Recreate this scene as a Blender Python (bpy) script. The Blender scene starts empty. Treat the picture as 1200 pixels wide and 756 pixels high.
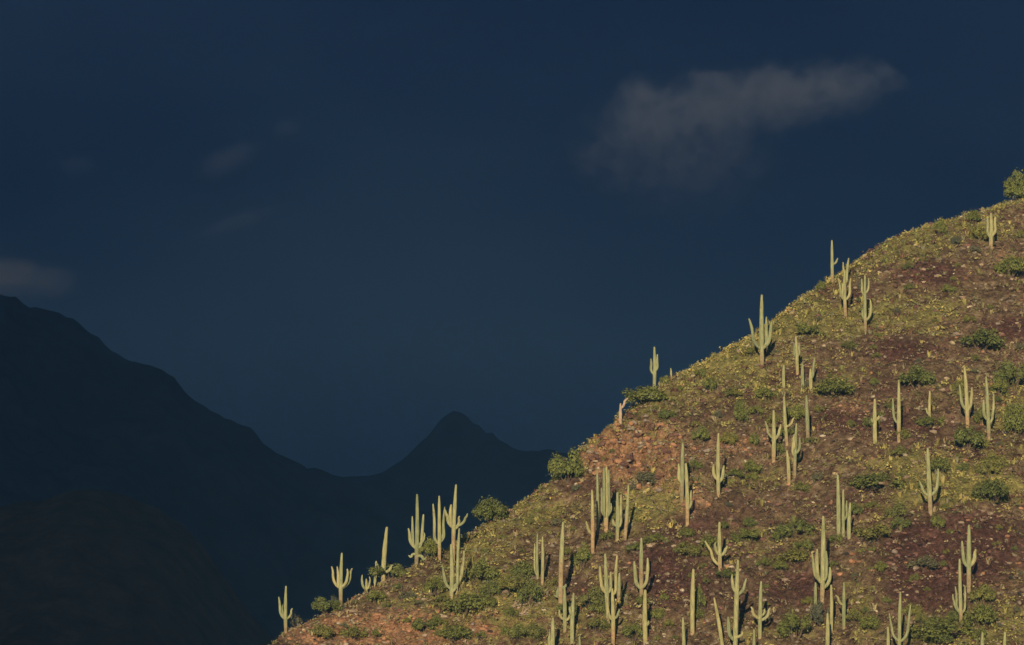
import bpy, bmesh, math, random
import numpy as np
from mathutils import Vector

# ------------------------------------------------------------------ camera, sky, sun, exposure
SC = bpy.context.scene
COL = SC.collection
R = math.radians
F_PX = 4497.0                      # focal length in photograph pixels (1200 wide): long telephoto
PITCH = R(6.0)
CAM_Z = 1.7
SUN_EL, SUN_AZ = R(13.0), R(8.0)  # low sun behind the camera, a little to its left

cam_d = bpy.data.cameras.new('camera')
cam_d.sensor_fit = 'HORIZONTAL'
cam_d.sensor_width = 36.0
cam_d.lens = F_PX / 1200.0 * 36.0
cam_d.clip_start = 1.0
cam_d.clip_end = 40000.0
cam = bpy.data.objects.new('camera', cam_d)
cam.location = (0, 0, CAM_Z)
cam.rotation_euler = (math.pi / 2 + PITCH, 0, 0)
COL.objects.link(cam)
SC.camera = cam

W = bpy.data.worlds.new('World')
SC.world = W
W.use_nodes = True
nt = W.node_tree
for n in list(nt.nodes):
    nt.nodes.remove(n)
w_out = nt.nodes.new('ShaderNodeOutputWorld')
w_bg = nt.nodes.new('ShaderNodeBackground')
w_sky = nt.nodes.new('ShaderNodeTexSky')
w_sky.sky_type = 'NISHITA'
w_sky.sun_disc = False
w_sky.sun_elevation = SUN_EL
w_sky.sun_rotation = math.pi + SUN_AZ
w_sky.altitude = 700
w_sky.air_density = 1.0
w_sky.dust_density = 1.0
# storm overcast laid over the clear sky in every direction: a slate blue filter with faint streaks
w_tc = nt.nodes.new('ShaderNodeTexCoord')
w_map = nt.nodes.new('ShaderNodeMapping')
w_map.inputs['Scale'].default_value = (6, 6, 14)
w_no = nt.nodes.new('ShaderNodeTexNoise')
w_no.inputs['Scale'].default_value = 1.25
w_no.inputs['Detail'].default_value = 5
w_no.inputs['Roughness'].default_value = 0.5
w_ramp = nt.nodes.new('ShaderNodeValToRGB')
w_ramp.color_ramp.elements[0].position = 0.36
w_ramp.color_ramp.elements[0].color = (0.0118, 0.0275, 0.079, 1)
w_ramp.color_ramp.elements[1].position = 0.68
w_ramp.color_ramp.elements[1].color = (0.036, 0.054, 0.105, 1)
w_mul = nt.nodes.new('ShaderNodeMix')
w_mul.data_type = 'RGBA'
w_mul.blend_type = 'MULTIPLY'
w_mul.inputs['Factor'].default_value = 1.0
nt.links.new(w_tc.outputs['Generated'], w_map.inputs['Vector'])
nt.links.new(w_map.outputs['Vector'], w_no.inputs['Vector'])
nt.links.new(w_no.outputs['Fac'], w_ramp.inputs['Fac'])
nt.links.new(w_sky.outputs['Color'], w_mul.inputs['A'])
nt.links.new(w_ramp.outputs['Color'], w_mul.inputs['B'])
nt.links.new(w_mul.outputs['Result'], w_bg.inputs['Color'])
w_bg.inputs['Strength'].default_value = 0.05
nt.links.new(w_bg.outputs['Background'], w_out.inputs['Surface'])

sun_d = bpy.data.lights.new('sun', 'SUN')
sun_d.energy = 5.0
sun_d.angle = R(0.53)
sun_d.color = (1.0, 0.81, 0.50)
sun = bpy.data.objects.new('sun', sun_d)
sun_dir = Vector((-math.sin(SUN_AZ) * math.cos(SUN_EL), -math.cos(SUN_AZ) * math.cos(SUN_EL), math.sin(SUN_EL)))
sun.rotation_euler = sun_dir.to_track_quat('Z', 'Y').to_euler()
sun.location = (-300, -1000, 400)
COL.objects.link(sun)

SC.view_settings.view_transform = 'Standard'
SC.view_settings.look = 'None'
SC.view_settings.exposure = 1.22
SC.view_settings.gamma = 1.0
SC.view_settings.use_curve_mapping = False
SC.cycles.max_bounces = 6
SC.cycles.diffuse_bounces = 3
SC.cycles.volume_bounces = 1
SC.cycles.transparent_max_bounces = 8
SC.cycles.volume_step_rate = 0.35
SC.cycles.filter_width = 1.5

rng = np.random.default_rng(7)
random.seed(7)

# ------------------------------------------------------------------ noise
def _hash(ix, iy, seed):
    h = (ix.astype(np.int64) * 374761393 + iy.astype(np.int64) * 668265263 + seed * 1442695041) & 0x7fffffff
    h = ((h ^ (h >> 13)) * 1274126177) & 0x7fffffff
    h = (h ^ (h >> 16)) & 0x7fffffff
    return (h % 100003) / 100003.0

def vnoise(x, y, seed):
    ix, iy = np.floor(x), np.floor(y)
    fx, fy = x - ix, y - iy
    fx = fx * fx * fx * (fx * (fx * 6 - 15) + 10)
    fy = fy * fy * fy * (fy * (fy * 6 - 15) + 10)
    a, b = _hash(ix, iy, seed), _hash(ix + 1, iy, seed)
    c, d = _hash(ix, iy + 1, seed), _hash(ix + 1, iy + 1, seed)
    return (a + (b - a) * fx) * (1 - fy) + (c + (d - c) * fx) * fy

def fbm(x, y, scale, octv, seed, gain=0.5):
    v, amp, tot = 0.0, 1.0, 0.0
    for o in range(octv):
        k = 2.03 ** o / scale
        v = v + amp * vnoise(x * k + 17.3 * o, y * k - 9.1 * o, seed + o)
        tot += amp
        amp *= gain
    return v / tot * 2 - 1          # -1..1

def cells(x, y, scale, seed):
    """blocky cell noise: a random level per Worley cell, 0..1"""
    x, y = x / scale, y / scale
    ix, iy = np.floor(x), np.floor(y)
    best = np.full(x.shape, 1e9)
    val = np.zeros(x.shape)
    for dx in (-1, 0, 1):
        for dy in (-1, 0, 1):
            cx, cy = ix + dx, iy + dy
            px = cx + _hash(cx, cy, seed)
            py = cy + _hash(cx, cy, seed + 51)
            d = (px - x) ** 2 + (py - y) ** 2
            m = d < best
            best = np.where(m, d, best)
            val = np.where(m, _hash(cx, cy, seed + 97) + 0.5 * (0.5 - np.sqrt(d)), val)
    return val

def sstep(a, b, x):
    t = np.clip((x - a) / (b - a), 0, 1)
    return t * t * (3 - 2 * t)

# ------------------------------------------------------------------ photograph pixel <-> direction
CT, ST = math.cos(PITCH), math.sin(PITCH)
def ray(u, v):
    a, b = (u - 600.0) / F_PX, (378.0 - v) / F_PX
    return np.array([a, CT - b * ST, ST + b * CT])

def at_depth(u, v, Y):
    d = ray(u, v)
    return d * (Y / d[1]) + np.array([0, 0, CAM_Z])

def to_px(x, y, z):
    z = z - CAM_Z
    dep = y * CT + z * ST
    return 600 + F_PX * x / dep, 378 - F_PX * (z * CT - y * ST) / dep

# ------------------------------------------------------------------ the sunlit hill as a height function
RIDGE = [(-300, 1085), (-100, 985), (50, 905), (150, 850), (250, 795), (318, 757), (335, 744), (360, 731), (400, 710), (430, 694), (470, 674),
         (490, 662), (530, 643), (560, 622), (600, 598), (640, 571), (665, 551), (682, 530), (700, 514), (730, 491), (760, 463), (780, 450),
         (800, 439), (850, 411), (885, 393), (910, 375), (925, 362), (945, 347), (975, 330), (1000, 311), (1030, 290), (1060, 276),
         (1100, 263), (1150, 250), (1200, 235), (1300, 208), (1450, 175), (1700, 150), (2200, 160), (3000, 300)]
def ridge_depth(u):
    return np.interp(u, [-300, 318, 1200, 2200, 3000], [360, 430, 548, 640, 700])
_rp = np.array([at_depth(u, v, float(ridge_depth(u))) for u, v in RIDGE])
_rx = np.linspace(_rp[0, 0], _rp[-1, 0], 4000)
_ry = np.interp(_rx, _rp[:, 0], _rp[:, 1])
_rz = np.interp(_rx, _rp[:, 0], _rp[:, 2])

# colour/cover patches, given where the photograph shows them (u, v, ru, rv, strength)
ORANGE = [(745, 530, 60, 38, 1.0), (705, 520, 25, 20, .6), (800, 585, 40, 25, .5), (480, 738, 70, 22, 1.0), (600, 715, 34, 16, .9), (380, 738, 60, 20, .8),
          (995, 475, 26, 12, .5), (1180, 300, 26, 8, .45), (570, 735, 45, 18, .6), (860, 520, 35, 16, .5), (920, 560, 40, 14, .3)]
MAROON = [(1150, 640, 60, 45, 1.0), (1080, 640, 50, 30, .9), (1090, 690, 55, 30, .9), (1060, 410, 60, 18, .8), (1090, 320, 50, 18, .9), (1190, 385, 45, 16, 1.0),
          (1000, 345, 30, 16, .6), (930, 437, 45, 10, .8), (800, 690, 70, 35, .7), (860, 600, 70, 30, .5), (690, 570, 50, 14, .6), (1060, 500, 80, 30, .6),
          (940, 690, 60, 35, .7), (1000, 590, 60, 20, .5), (970, 490, 40, 22, .5), (770, 655, 40, 22, .6), (830, 470, 50, 18, .5), (800, 620, 40, 14, .5),
          (1040, 450, 40, 18, .5), (680, 690, 30, 16, .5)]
VEG = [(620, 605, 60, 26, 1.0), (560, 640, 40, 16, .7), (850, 425, 90, 22, 1.0), (960, 375, 80, 22, .8), (1130, 575, 80, 22, 1.0), (1050, 360, 80, 25, .7),
       (760, 595, 40, 26, 1.0), (1110, 270, 90, 18, .9), (1060, 300, 40, 16, .8), (1060, 540, 70, 14, .7), (1180, 500, 40, 40, .7), (680, 700, 90, 40, .7),
       (560, 690, 60, 30, .8), (880, 560, 60, 16, .5), (900, 480, 60, 30, .5), (900, 630, 70, 22, .5), (1030, 600, 60, 25, .4), (1040, 700, 70, 22, .4),
       (900, 740, 80, 18, .5), (1130, 735, 90, 24, .8), (790, 470, 60, 20, .6), (980, 440, 70, 14, .6), (1000, 690, 30, 30, .4), (440, 705, 50, 12, .6)]
def patches(lst, u, v):
    s = 0.0
    for (a, b, ra, rb, k) in lst:
        s = s + k * np.exp(-(((u - a) / ra) ** 2 + ((v - b) / rb) ** 2))
    return np.clip(s, 0, 1)

def base_height(x, y):
    Y0 = np.interp(x, _rx, _ry)
    S = np.interp(x, _rx, _rz)
    t = Y0 - y
    w = 7.0
    front = 0.55 * (np.sqrt(t * t + w * w) - w)
    back = 0.50 * (np.sqrt(t * t + w * w) - w)
    return S - np.where(t > 0, front, back), t

def height(x, y):
    x = np.asarray(x, float); y = np.asarray(y, float)
    h, t = base_height(x, y)
    fade = sstep(0, 22, np.abs(t))
    h = h + fade * (2.2 * fbm(x, y, 26, 3, 11)) + fade * 0.8 * fbm(x + 0.5 * y, y, 8, 2, 23)
    u, v = to_px(x, y, h)
    org = patches(ORANGE[:3], u, v)
    small = 0.42 * fbm(x, y, 2.4, 3, 31) + 0.60 * (cells(x, y, 1.7, 5) - 0.5) + 0.26 * (cells(x, y, 0.8, 9) - 0.5)
    rock = 2.6 * (cells(x, y * 0.8, 3.2, 41) - 0.5) + 1.3 * (cells(x, y, 1.3, 43) - 0.5)
    return h + small * (0.35 + 0.65 * sstep(0, 6, np.abs(t))) + org * rock

def ground_hit(u, v):
    """first point of the hill on the ray of a photograph pixel, else where the ray passes closest above the crest"""
    d = ray(u, v)
    ys = np.arange(395, 640, 0.2)
    k = ys / d[1]
    xs, zs = d[0] * k, d[2] * k + CAM_Z
    hs = height(xs, ys)
    below = np.nonzero(zs <= hs)[0]
    i = int(below[0]) if len(below) else int(np.argmax(hs - zs))
    return Vector((xs[i], ys[i], float(hs[i])))

# ------------------------------------------------------------------ object helpers
def link(name, mesh, mat=None, parent=None, loc=None):
    o = bpy.data.objects.new(name, mesh)
    if mat is not None and mesh is not None and not mesh.materials:
        mesh.materials.append(mat)
    COL.objects.link(o)
    if parent is not None:
        o.parent = parent
    if loc is not None:
        o.location = loc
    return o

def tag(o, label=None, cat=None, group=None, kind=None):
    if label: o['label'] = label
    if cat: o['category'] = cat
    if group: o['group'] = group
    if kind: o['kind'] = kind
    return o

def np_mesh(name, verts, faces, colors=None, attr=None, smooth=False):
    """verts (n,3), faces (m,k) all of the same k"""
    me = bpy.data.meshes.new(name)
    nv, nf, k = len(verts), len(faces), faces.shape[1]
    me.vertices.add(nv)
    me.vertices.foreach_set('co', np.ascontiguousarray(verts, np.float32).ravel())
    me.loops.add(nf * k)
    me.loops.foreach_set('vertex_index', np.ascontiguousarray(faces, np.int32).ravel())
    me.polygons.add(nf)
    me.polygons.foreach_set('loop_start', np.arange(0, nf * k, k, dtype=np.int32))
    me.polygons.foreach_set('use_smooth', np.full(nf, smooth, dtype=bool))
    me.update(calc_edges=True)
    if colors is not None:
        ca = me.color_attributes.new('Col', 'FLOAT_COLOR', 'POINT')
        c4 = np.ones((nv, 4), np.float32)
        c4[:, :3] = colors
        ca.data.foreach_set('color', c4.ravel())
    if attr is not None:
        for an, av in attr.items():
            a = me.attributes.new(an, 'FLOAT', 'POINT')
            a.data.foreach_set('value', np.ascontiguousarray(av, np.float32))
    me.validate()
    return me

def grid_mesh(name, xs, ys, hfun, attr_fun=None, smooth=True):
    X, Y = np.meshgrid(xs, ys)
    Z = hfun(X, Y)
    nx, ny = len(xs), len(ys)
    V = np.stack([X, Y, Z], -1).reshape(-1, 3)
    i = np.arange(nx * ny).reshape(ny, nx)
    Fc = np.stack([i[:-1, :-1], i[:-1, 1:], i[1:, 1:], i[1:, :-1]], -1).reshape(-1, 4)
    at = attr_fun(V[:, 0], V[:, 1], V[:, 2]) if attr_fun else None
    return np_mesh(name, V, Fc, attr=at, smooth=smooth)

# ------------------------------------------------------------------ materials
class Mat:
    def __init__(s, name, rough=0.9, spec=0.15):
        s.m = bpy.data.materials.new(name)
        s.m.use_nodes = True
        s.t = s.m.node_tree
        s.b = s.t.nodes['Principled BSDF']
        s.b.inputs['Roughness'].default_value = rough
        s.b.inputs['Specular IOR Level'].default_value = spec
    def n(s, typ, **kw):
        nd = s.t.nodes.new(typ)
        for k, v in kw.items():
            setattr(nd, k, v)
        return nd
    def l(s, a, b):
        s.t.links.new(a, b)
    def noise(s, scale, detail=4, rough=0.6, coord=None):
        nd = s.n('ShaderNodeTexNoise')
        nd.inputs['Scale'].default_value = scale
        nd.inputs['Detail'].default_value = detail
        nd.inputs['Roughness'].default_value = rough
        if coord is not None:
            s.l(coord, nd.inputs['Vector'])
        return nd.outputs['Fac']
    def ramp(s, fac, stops):
        nd = s.n('ShaderNodeValToRGB')
        cr = nd.color_ramp
        while len(cr.elements) < len(stops):
            cr.elements.new(0.5)
        for e, (p, c) in zip(cr.elements, stops):
            e.position = p
            e.color = (c[0], c[1], c[2], 1) if isinstance(c, (tuple, list)) else (c, c, c, 1)
        s.l(fac, nd.inputs['Fac'])
        return nd.outputs['Color']
    def mix(s, fac, a, b, mode='MIX'):
        nd = s.n('ShaderNodeMix', data_type='RGBA', blend_type=mode)
        for sock, v in ((nd.inputs['Factor'], fac), (nd.inputs['A'], a), (nd.inputs['B'], b)):
            if hasattr(v, 'links'):
                s.l(v, sock)
            else:
                sock.default_value = v if not isinstance(v, tuple) or len(v) == 4 else (*v, 1)
        return nd.outputs['Result']
    def attr(s, name, out='Fac'):
        return s.n('ShaderNodeAttribute', attribute_name=name).outputs[out]
    def math(s, op, a, b):
        nd = s.n('ShaderNodeMath', operation=op)
        for k, v in enumerate((a, b)):
            if hasattr(v, 'links'):
                s.l(v, nd.inputs[k])
            else:
                nd.inputs[k].default_value = v
        return nd.outputs[0]
    def color(s, c):
        if hasattr(c, 'links'):
            s.l(c, s.b.inputs['Base Color'])
        else:
            s.b.inputs['Base Color'].default_value = (*c, 1)
    def bump(s, fac, strength, dist):
        nd = s.n('ShaderNodeBump')
        nd.inputs['Strength'].default_value = strength
        nd.inputs['Distance'].default_value = dist
        s.l(fac, nd.inputs['Height'])
        s.l(nd.outputs['Normal'], s.b.inputs['Normal'])
    def obj(s):
        return s.n('ShaderNodeTexCoord').outputs['Object']

def hill_material():
    m = Mat('hill_soil', 0.95, 0.08)
    co = m.obj()
    n1 = m.noise(0.55, 6, 0.65, co)
    n2 = m.noise(2.3, 4, 0.7, co)
    n3 = m.noise(0.16, 3, 0.5, co)
    soil = m.ramp(m.math('ADD', m.math('MULTIPLY', n1, 0.5), m.math('MULTIPLY', m.noise(1.9, 5, 0.75, co), 0.5)), [(0.37, (0.050, 0.030, 0.023)), (0.46, (0.135, 0.084, 0.056)), (0.55, (0.235, 0.163, 0.106)), (0.65, (0.370, 0.282, 0.195))])
    mar = m.ramp(n2, [(0.3, (0.038, 0.018, 0.018)), (0.52, (0.105, 0.048, 0.043)), (0.72, (0.20, 0.105, 0.088))])
    org = m.ramp(n2, [(0.30, (0.12, 0.060, 0.040)), (0.48, (0.34, 0.180, 0.105)), (0.72, (0.55, 0.34, 0.21))])
    veg = m.ramp(n2, [(0.3, (0.135, 0.122, 0.048)), (0.55, (0.270, 0.238, 0.088)), (0.75, (0.38, 0.325, 0.14))])
    c = m.mix(m.ramp(m.math('ADD', m.attr('maroon'), m.math('MULTIPLY', m.math('SUBTRACT', n1, 0.5), 1.6)), [(0.35, 0.0), (0.65, 0.9)]), soil, mar)
    c = m.mix(m.ramp(m.math('ADD', m.attr('orange'), m.math('MULTIPLY', m.math('SUBTRACT', n2, 0.5), 1.4)), [(0.30, 0.0), (0.62, 1.0)]), c, org)
    c = m.mix(m.ramp(m.math('ADD', m.attr('veg'), m.math('MULTIPLY', m.math('SUBTRACT', n1, 0.5), 2.2)), [(0.30, 0.0), (0.72, 0.95)]), c, veg)
    c = m.mix(0.5, c, m.ramp(n3, [(0.3, 0.5), (0.7, 1.35)]), 'MULTIPLY')
    c = m.mix(0.6, c, m.ramp(m.noise(1.3, 3, 0.6, co), [(0.36, 0.45), (0.62, 1.3)]), 'MULTIPLY')
    m.color(c)
    m.bump(m.noise(3.2, 6, 0.75, co), 1.0, 0.40)
    return m.m

def col_attr_material(name, rough=0.9, bump=None, translucent=0.0):
    m = Mat(name, rough, 0.1)
    c = m.attr('Col', 'Color')
    n = m.noise(3.0, 3, 0.6, m.obj())
    m.color(m.mix(1.0, c, m.ramp(n, [(0.3, 0.7), (0.7, 1.25)]), 'MULTIPLY'))
    if bump:
        m.bump(m.noise(9.0, 3, 0.7, m.obj()), 0.6, bump)
    return m.m

def shrub_material(name, dark, lite, dry):
    m = Mat(name, 0.8, 0.12)
    oi = m.n('ShaderNodeObjectInfo').outputs['Random']
    n = m.noise(2.2, 4, 0.65, m.obj())
    c = m.ramp(n, [(0.3, dark), (0.62, lite), (0.85, dry)])
    c = m.mix(0.6, c, m.ramp(oi, [(0.0, (0.75, 0.8, 0.85)), (1.0, (1.3, 1.2, 0.95))]), 'MULTIPLY')
    m.color(c)
    return m.m

def saguaro_material():
    m = Mat('saguaro_skin', 0.95, 0.03)
    co = m.obj()
    rib = m.attr('rib')
    mp = m.n('ShaderNodeMapping'); mp.inputs['Scale'].default_value = (5, 5, 0.9); m.l(co, mp.inputs['Vector'])
    n = m.noise(1.0, 5, 0.7, mp.outputs['Vector'])
    green = m.ramp(n, [(0.34, (0.085, 0.100, 0.045)), (0.50, (0.215, 0.225, 0.110)), (0.66, (0.34, 0.33, 0.18))])
    green = m.mix(m.ramp(rib, [(0.3, 0.0), (0.95, 0.75)]), green, (0.45, 0.425, 0.255))       # pale spine rows along the rib crests
    n2 = m.noise(2.6, 4, 0.7, co)
    bark = m.ramp(n2, [(0.3, (0.16, 0.105, 0.065)), (0.55, (0.33, 0.235, 0.145)), (0.8, (0.44, 0.34, 0.23))])
    bf = m.ramp(m.math('ADD', m.attr('bark'), m.math('MULTIPLY', m.math('SUBTRACT', n2, 0.5), 0.8)), [(0.38, 0.0), (0.80, 0.85)])
    c = m.mix(bf, green, bark)
    oi = m.n('ShaderNodeObjectInfo').outputs['Random']
    c = m.mix(0.8, c, m.ramp(oi, [(0.0, (0.68, 0.76, 0.80)), (0.5, (1.0, 1.0, 1.0)), (1.0, (1.22, 1.08, 0.98))]), 'MULTIPLY')
    scar = m.ramp(m.noise(2.1, 2, 0.5, co), [(0.66, 0.0), (0.74, 0.7)])
    c = m.mix(scar, c, (0.20, 0.145, 0.095))
    m.color(c)
    m.bump(m.noise(14, 3, 0.7, co), 0.4, 0.03)
    return m.m

def dark_range_material(name, a, b, scale):
    m = Mat(name, 0.95, 0.05)
    n = m.noise(scale, 7, 0.65, m.obj())
    m.color(m.ramp(n, [(0.3, a), (0.7, b)]))
    return m.m

M_HILL = hill_material()
M_COVER = col_attr_material('ground_cover_leaf')
M_ROCK = col_attr_material('loose_stone', 0.95, 0.05)
M_SAG = saguaro_material()
M_BUSH = {'green': shrub_material('shrub_green', (0.078, 0.092, 0.030), (0.165, 0.182, 0.062), (0.255, 0.240, 0.105)),
          'olive': shrub_material('shrub_olive', (0.095, 0.102, 0.034), (0.185, 0.182, 0.064), (0.280, 0.250, 0.11)),
          'grey': shrub_material('shrub_grey', (0.080, 0.080, 0.055), (0.140, 0.140, 0.095), (0.20, 0.185, 0.135))}
m_ = Mat('shrub_wood', 0.9, 0.1); m_.color(m_.ramp(m_.noise(6, 3, 0.6, m_.obj()), [(0.3, (0.07, 0.05, 0.035)), (0.7, (0.17, 0.13, 0.09))])); M_WOOD = m_.m
m_ = Mat('dead_wood', 0.9, 0.1); m_.color(m_.ramp(m_.noise(5, 3, 0.6, m_.obj()), [(0.3, (0.27, 0.19, 0.14)), (0.7, (0.46, 0.36, 0.29))])); M_DEAD = m_.m

# ------------------------------------------------------------------ the hill
def spaced(a, f0, f1, b, fine, coarse):
    return np.concatenate([np.arange(a, f0, coarse), np.arange(f0, f1, fine), np.arange(f1, b + coarse, coarse)])

def hill_attrs(x, y, z):
    u, v = to_px(x, y, z)
    t = np.interp(x, _rx, _ry) - y
    crest = np.exp(-(t / 7.0) ** 2) * sstep(520, 640, u) * 0.8
    return {'orange': patches(ORANGE, u, v), 'maroon': patches(MAROON, u, v) * 1.0,
            'veg': np.clip(patches(VEG, u, v) * 0.85 + crest + 0.42 * fbm(x, y, 8, 4, 81) + 0.12 - 0.6 * patches(MAROON, u, v), 0, 1)}

hx = spaced(-150, -48, 96, 420, 0.30, 6.0)
hy = spaced(240, 400, 572, 900, 0.30, 6.0)
hill = link('hillside', grid_mesh('hillside', hx, hy, lambda X, Y: np.maximum(height(X, Y), -0.8), hill_attrs), M_HILL)
tag(hill, kind='structure')

# valley floor, one sheet out to the horizon
m_ = Mat('valley_soil', 0.95, 0.05)
m_.color(m_.ramp(m_.noise(0.03, 6, 0.65, m_.obj()), [(0.3, (0.07, 0.06, 0.035)), (0.7, (0.17, 0.13, 0.085))]))
gx = np.linspace(-4400, 4400, 90); gy = np.linspace(-4400, 5600, 100)
ground = link('ground', grid_mesh('ground', gx, gy, lambda X, Y: 0.25 * fbm(X, Y, 300, 3, 77) - 0.2), m_.m)
tag(ground, kind='structure')

# ------------------------------------------------------------------ mountains in the storm's shade
def mountain(name, prof, depth, xr, yr, res, slope, rough, mat, seed, label, crag=0.22, jag=1.0):
    P = np.array([at_depth(u, v, depth) for u, v in prof])
    def hf(X, Y):
        S = np.interp(X, P[:, 0], P[:, 2])
        S = S + jag * depth * (0.0013 * fbm(X, X * 0 + 3.7, 0.008 * depth, 5, seed + 51, 0.65) + 0.0007 * (cells(X, X * 0 + 1.3, 0.0045 * depth, seed + 61) - 0.5))
        t = depth - Y
        wob = 0.10 * depth * 0.1 * fbm(X, Y * 0, 0.12 * depth, 2, seed + 3)
        sp = fbm(X, Y, 0.07 * depth, 4, seed)                                   # spurs running down the flank
        gul = 1 - np.abs(fbm(X + 0.3 * Y, Y * 0.35, 0.035 * depth, 4, seed + 9)) * 2.0
        tt = np.sqrt(t * t + (0.006 * depth) ** 2) - 0.006 * depth
        k = sstep(0, 0.06 * depth, np.abs(t))
        z = S - slope * tt * (1 + 0.35 * k * sp) + k * rough * 0.9 * gul
        z = z + rough * (0.05 + 0.17 * k) * fbm(X, Y, 0.012 * depth, 5, seed + 21, 0.6) + rough * crag * (0.3 + 0.7 * k) * (cells(X, Y, 0.006 * depth, seed + 31) - 0.5)
        return np.maximum(z, -0.9)
    xs = np.arange(xr[0], xr[1] + res, res); ys = np.arange(depth - yr[0], depth + yr[1] + res, res)
    o = link(name, grid_mesh(name, xs, ys, hf), mat)
    tag(o, kind='structure')
    o['label'] = label
    return o

M_FAR = dark_range_material('far_mountain_rock', (0.11, 0.105, 0.09), (0.34, 0.30, 0.25), 0.015)
M_NEARHILL = dark_range_material('shaded_hill_scrub', (0.10, 0.050, 0.034), (0.33, 0.185, 0.125), 0.12)
LEFT = [(-1700, 420), (-900, 190), (-500, 150), (-250, 205), (-120, 275), (0, 343), (18, 351), (32, 360), (48, 359), (70, 367), (100, 388), (120, 402), (140, 415), (165, 427),
        (188, 433), (203, 441), (215, 455), (235, 472), (252, 485), (268, 495), (280, 501), (291, 502), (299, 509), (308, 521), (325, 532), (350, 544),
        (385, 556), (420, 566), (480, 590), (600, 650), (800, 760), (1000, 850)]
PEAK = [(-200, 760), (0, 690), (150, 640), (300, 590), (360, 567), (400, 561), (425, 559), (447, 553), (470, 540), (490, 523), (505, 508), (512, 497), (519, 490), (523, 489),
        (529, 484.5), (538, 485), (548, 488), (553, 493), (561, 494.5), (568, 503), (576, 505), (584, 514), (590, 516), (597, 523), (610, 528.5), (630, 530), (650, 529), (700, 536), (800, 520),
        (1000, 560), (1300, 600), (1900, 640), (2400, 850)]
FRONT = [(-700, 640), (-400, 560), (-150, 585), (0, 594), (50, 586), (85, 575), (105, 572), (140, 579), (180, 594), (211, 612), (240, 643), (265, 680), (292, 718),
         (325, 757), (370, 800), (470, 850)]
mountain('mountain_range', LEFT, 3600, (-1500, 330), (950, 400), 6, 0.50, 40, M_FAR, 200, 'dark blue mountain range sloping down to the saddle, in storm shade')
mountain('mountain_peak', PEAK, 4150, (-700, 1400), (650, 400), 7, 0.55, 30, M_FAR, 300, 'dark pointed mountain peak rising beyond the saddle under the storm sky')
mountain('shaded_foothill', FRONT, 1350, (-440, 0), (230, 160), 1.9, 0.42, 4.5, M_NEARHILL, 400, 'low dark reddish brown foothill in shade below the mountain range', crag=0.12, jag=0.5)

# ------------------------------------------------------------------ saguaros
NR, SEG = 10, 30
def tube(path, radii, barks):
    """ribbed column along a path; returns verts, quads, bark, rib"""
    P = np.array(path, float)
    n = len(P)
    T = np.gradient(P, axis=0)
    T /= np.linalg.norm(T, axis=1)[:, None]
    ref = np.array([0.0, 1.0, 0.0])
    A = np.cross(T, ref); A /= np.linalg.norm(A, axis=1)[:, None]
    B = np.cross(T, A)
    th = np.linspace(0, 2 * np.pi, SEG, endpoint=False)
    rib = 0.5 + 0.5 * np.cos(NR * th)
    rr = 0.76 + 0.30 * rib
    V = P[:, None, :] + (np.array(radii)[:, None] * rr[None, :])[:, :, None] * (np.cos(th)[None, :, None] * A[:, None, :] + np.sin(th)[None, :, None] * B[:, None, :])
    V = V.reshape(-1, 3)
    i = np.arange(n * SEG).reshape(n, SEG)
    j = np.roll(i, -1, axis=1)
    Fc = np.stack([i[:-1], j[:-1], j[1:], i[1:]], -1).reshape(-1, 4)
    bk = np.repeat(np.array(barks, float), SEG)
    rb = np.tile(rib, n)
    return V, Fc, bk, rb

def cap_profile(s):
    """radius factor along a stem, s in 0..1 with a domed tip handled by extra rings"""
    return 0.88 + 0.14 * np.sin(np.pi * np.clip(s * 1.1, 0, 1)) - 0.16 * s * s - 0.22 * np.clip((s - 0.72) / 0.28, 0, 1) ** 2

def stem_mesh(name, pts, r, bark_fn, tip_round=1.0):
    """pts: dense polyline (metres); adds a rounded tip"""
    P = np.array(pts)
    L = np.concatenate([[0], np.cumsum(np.linalg.norm(np.diff(P, axis=0), axis=1))])
    n = max(10, int(L[-1] / 0.35))
    s = np.linspace(0, L[-1], n)
    Q = np.stack([np.interp(s, L, P[:, k]) for k in range(3)], -1)
    f = s / L[-1]
    rad = r * cap_profile(f)
    rad *= 1 + 0.085 * np.interp(s, np.arange(0, 20, 0.7), np.array([random.uniform(-1, 1) for _ in range(29)]))
    d = Q[-1] - Q[-2]; d /= np.linalg.norm(d)
    tipQ, tipR = [], []
    for a in (0.35, 0.65, 0.9, 1.15, 1.4, 1.54):
        tipQ.append(Q[-1] + d * rad[-1] * 1.25 * math.sin(a)); tipR.append(rad[-1] * math.cos(a))
    Q = np.vstack([Q, tipQ]); rad = np.concatenate([rad, tipR])
    bk = np.array([bark_fn(q) for q in Q])
    V, Fc, bk, rb = tube(Q, rad, bk)
    return np_mesh(name, V, Fc, attr={'bark': bk, 'rib': rb}, smooth=True)

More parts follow.
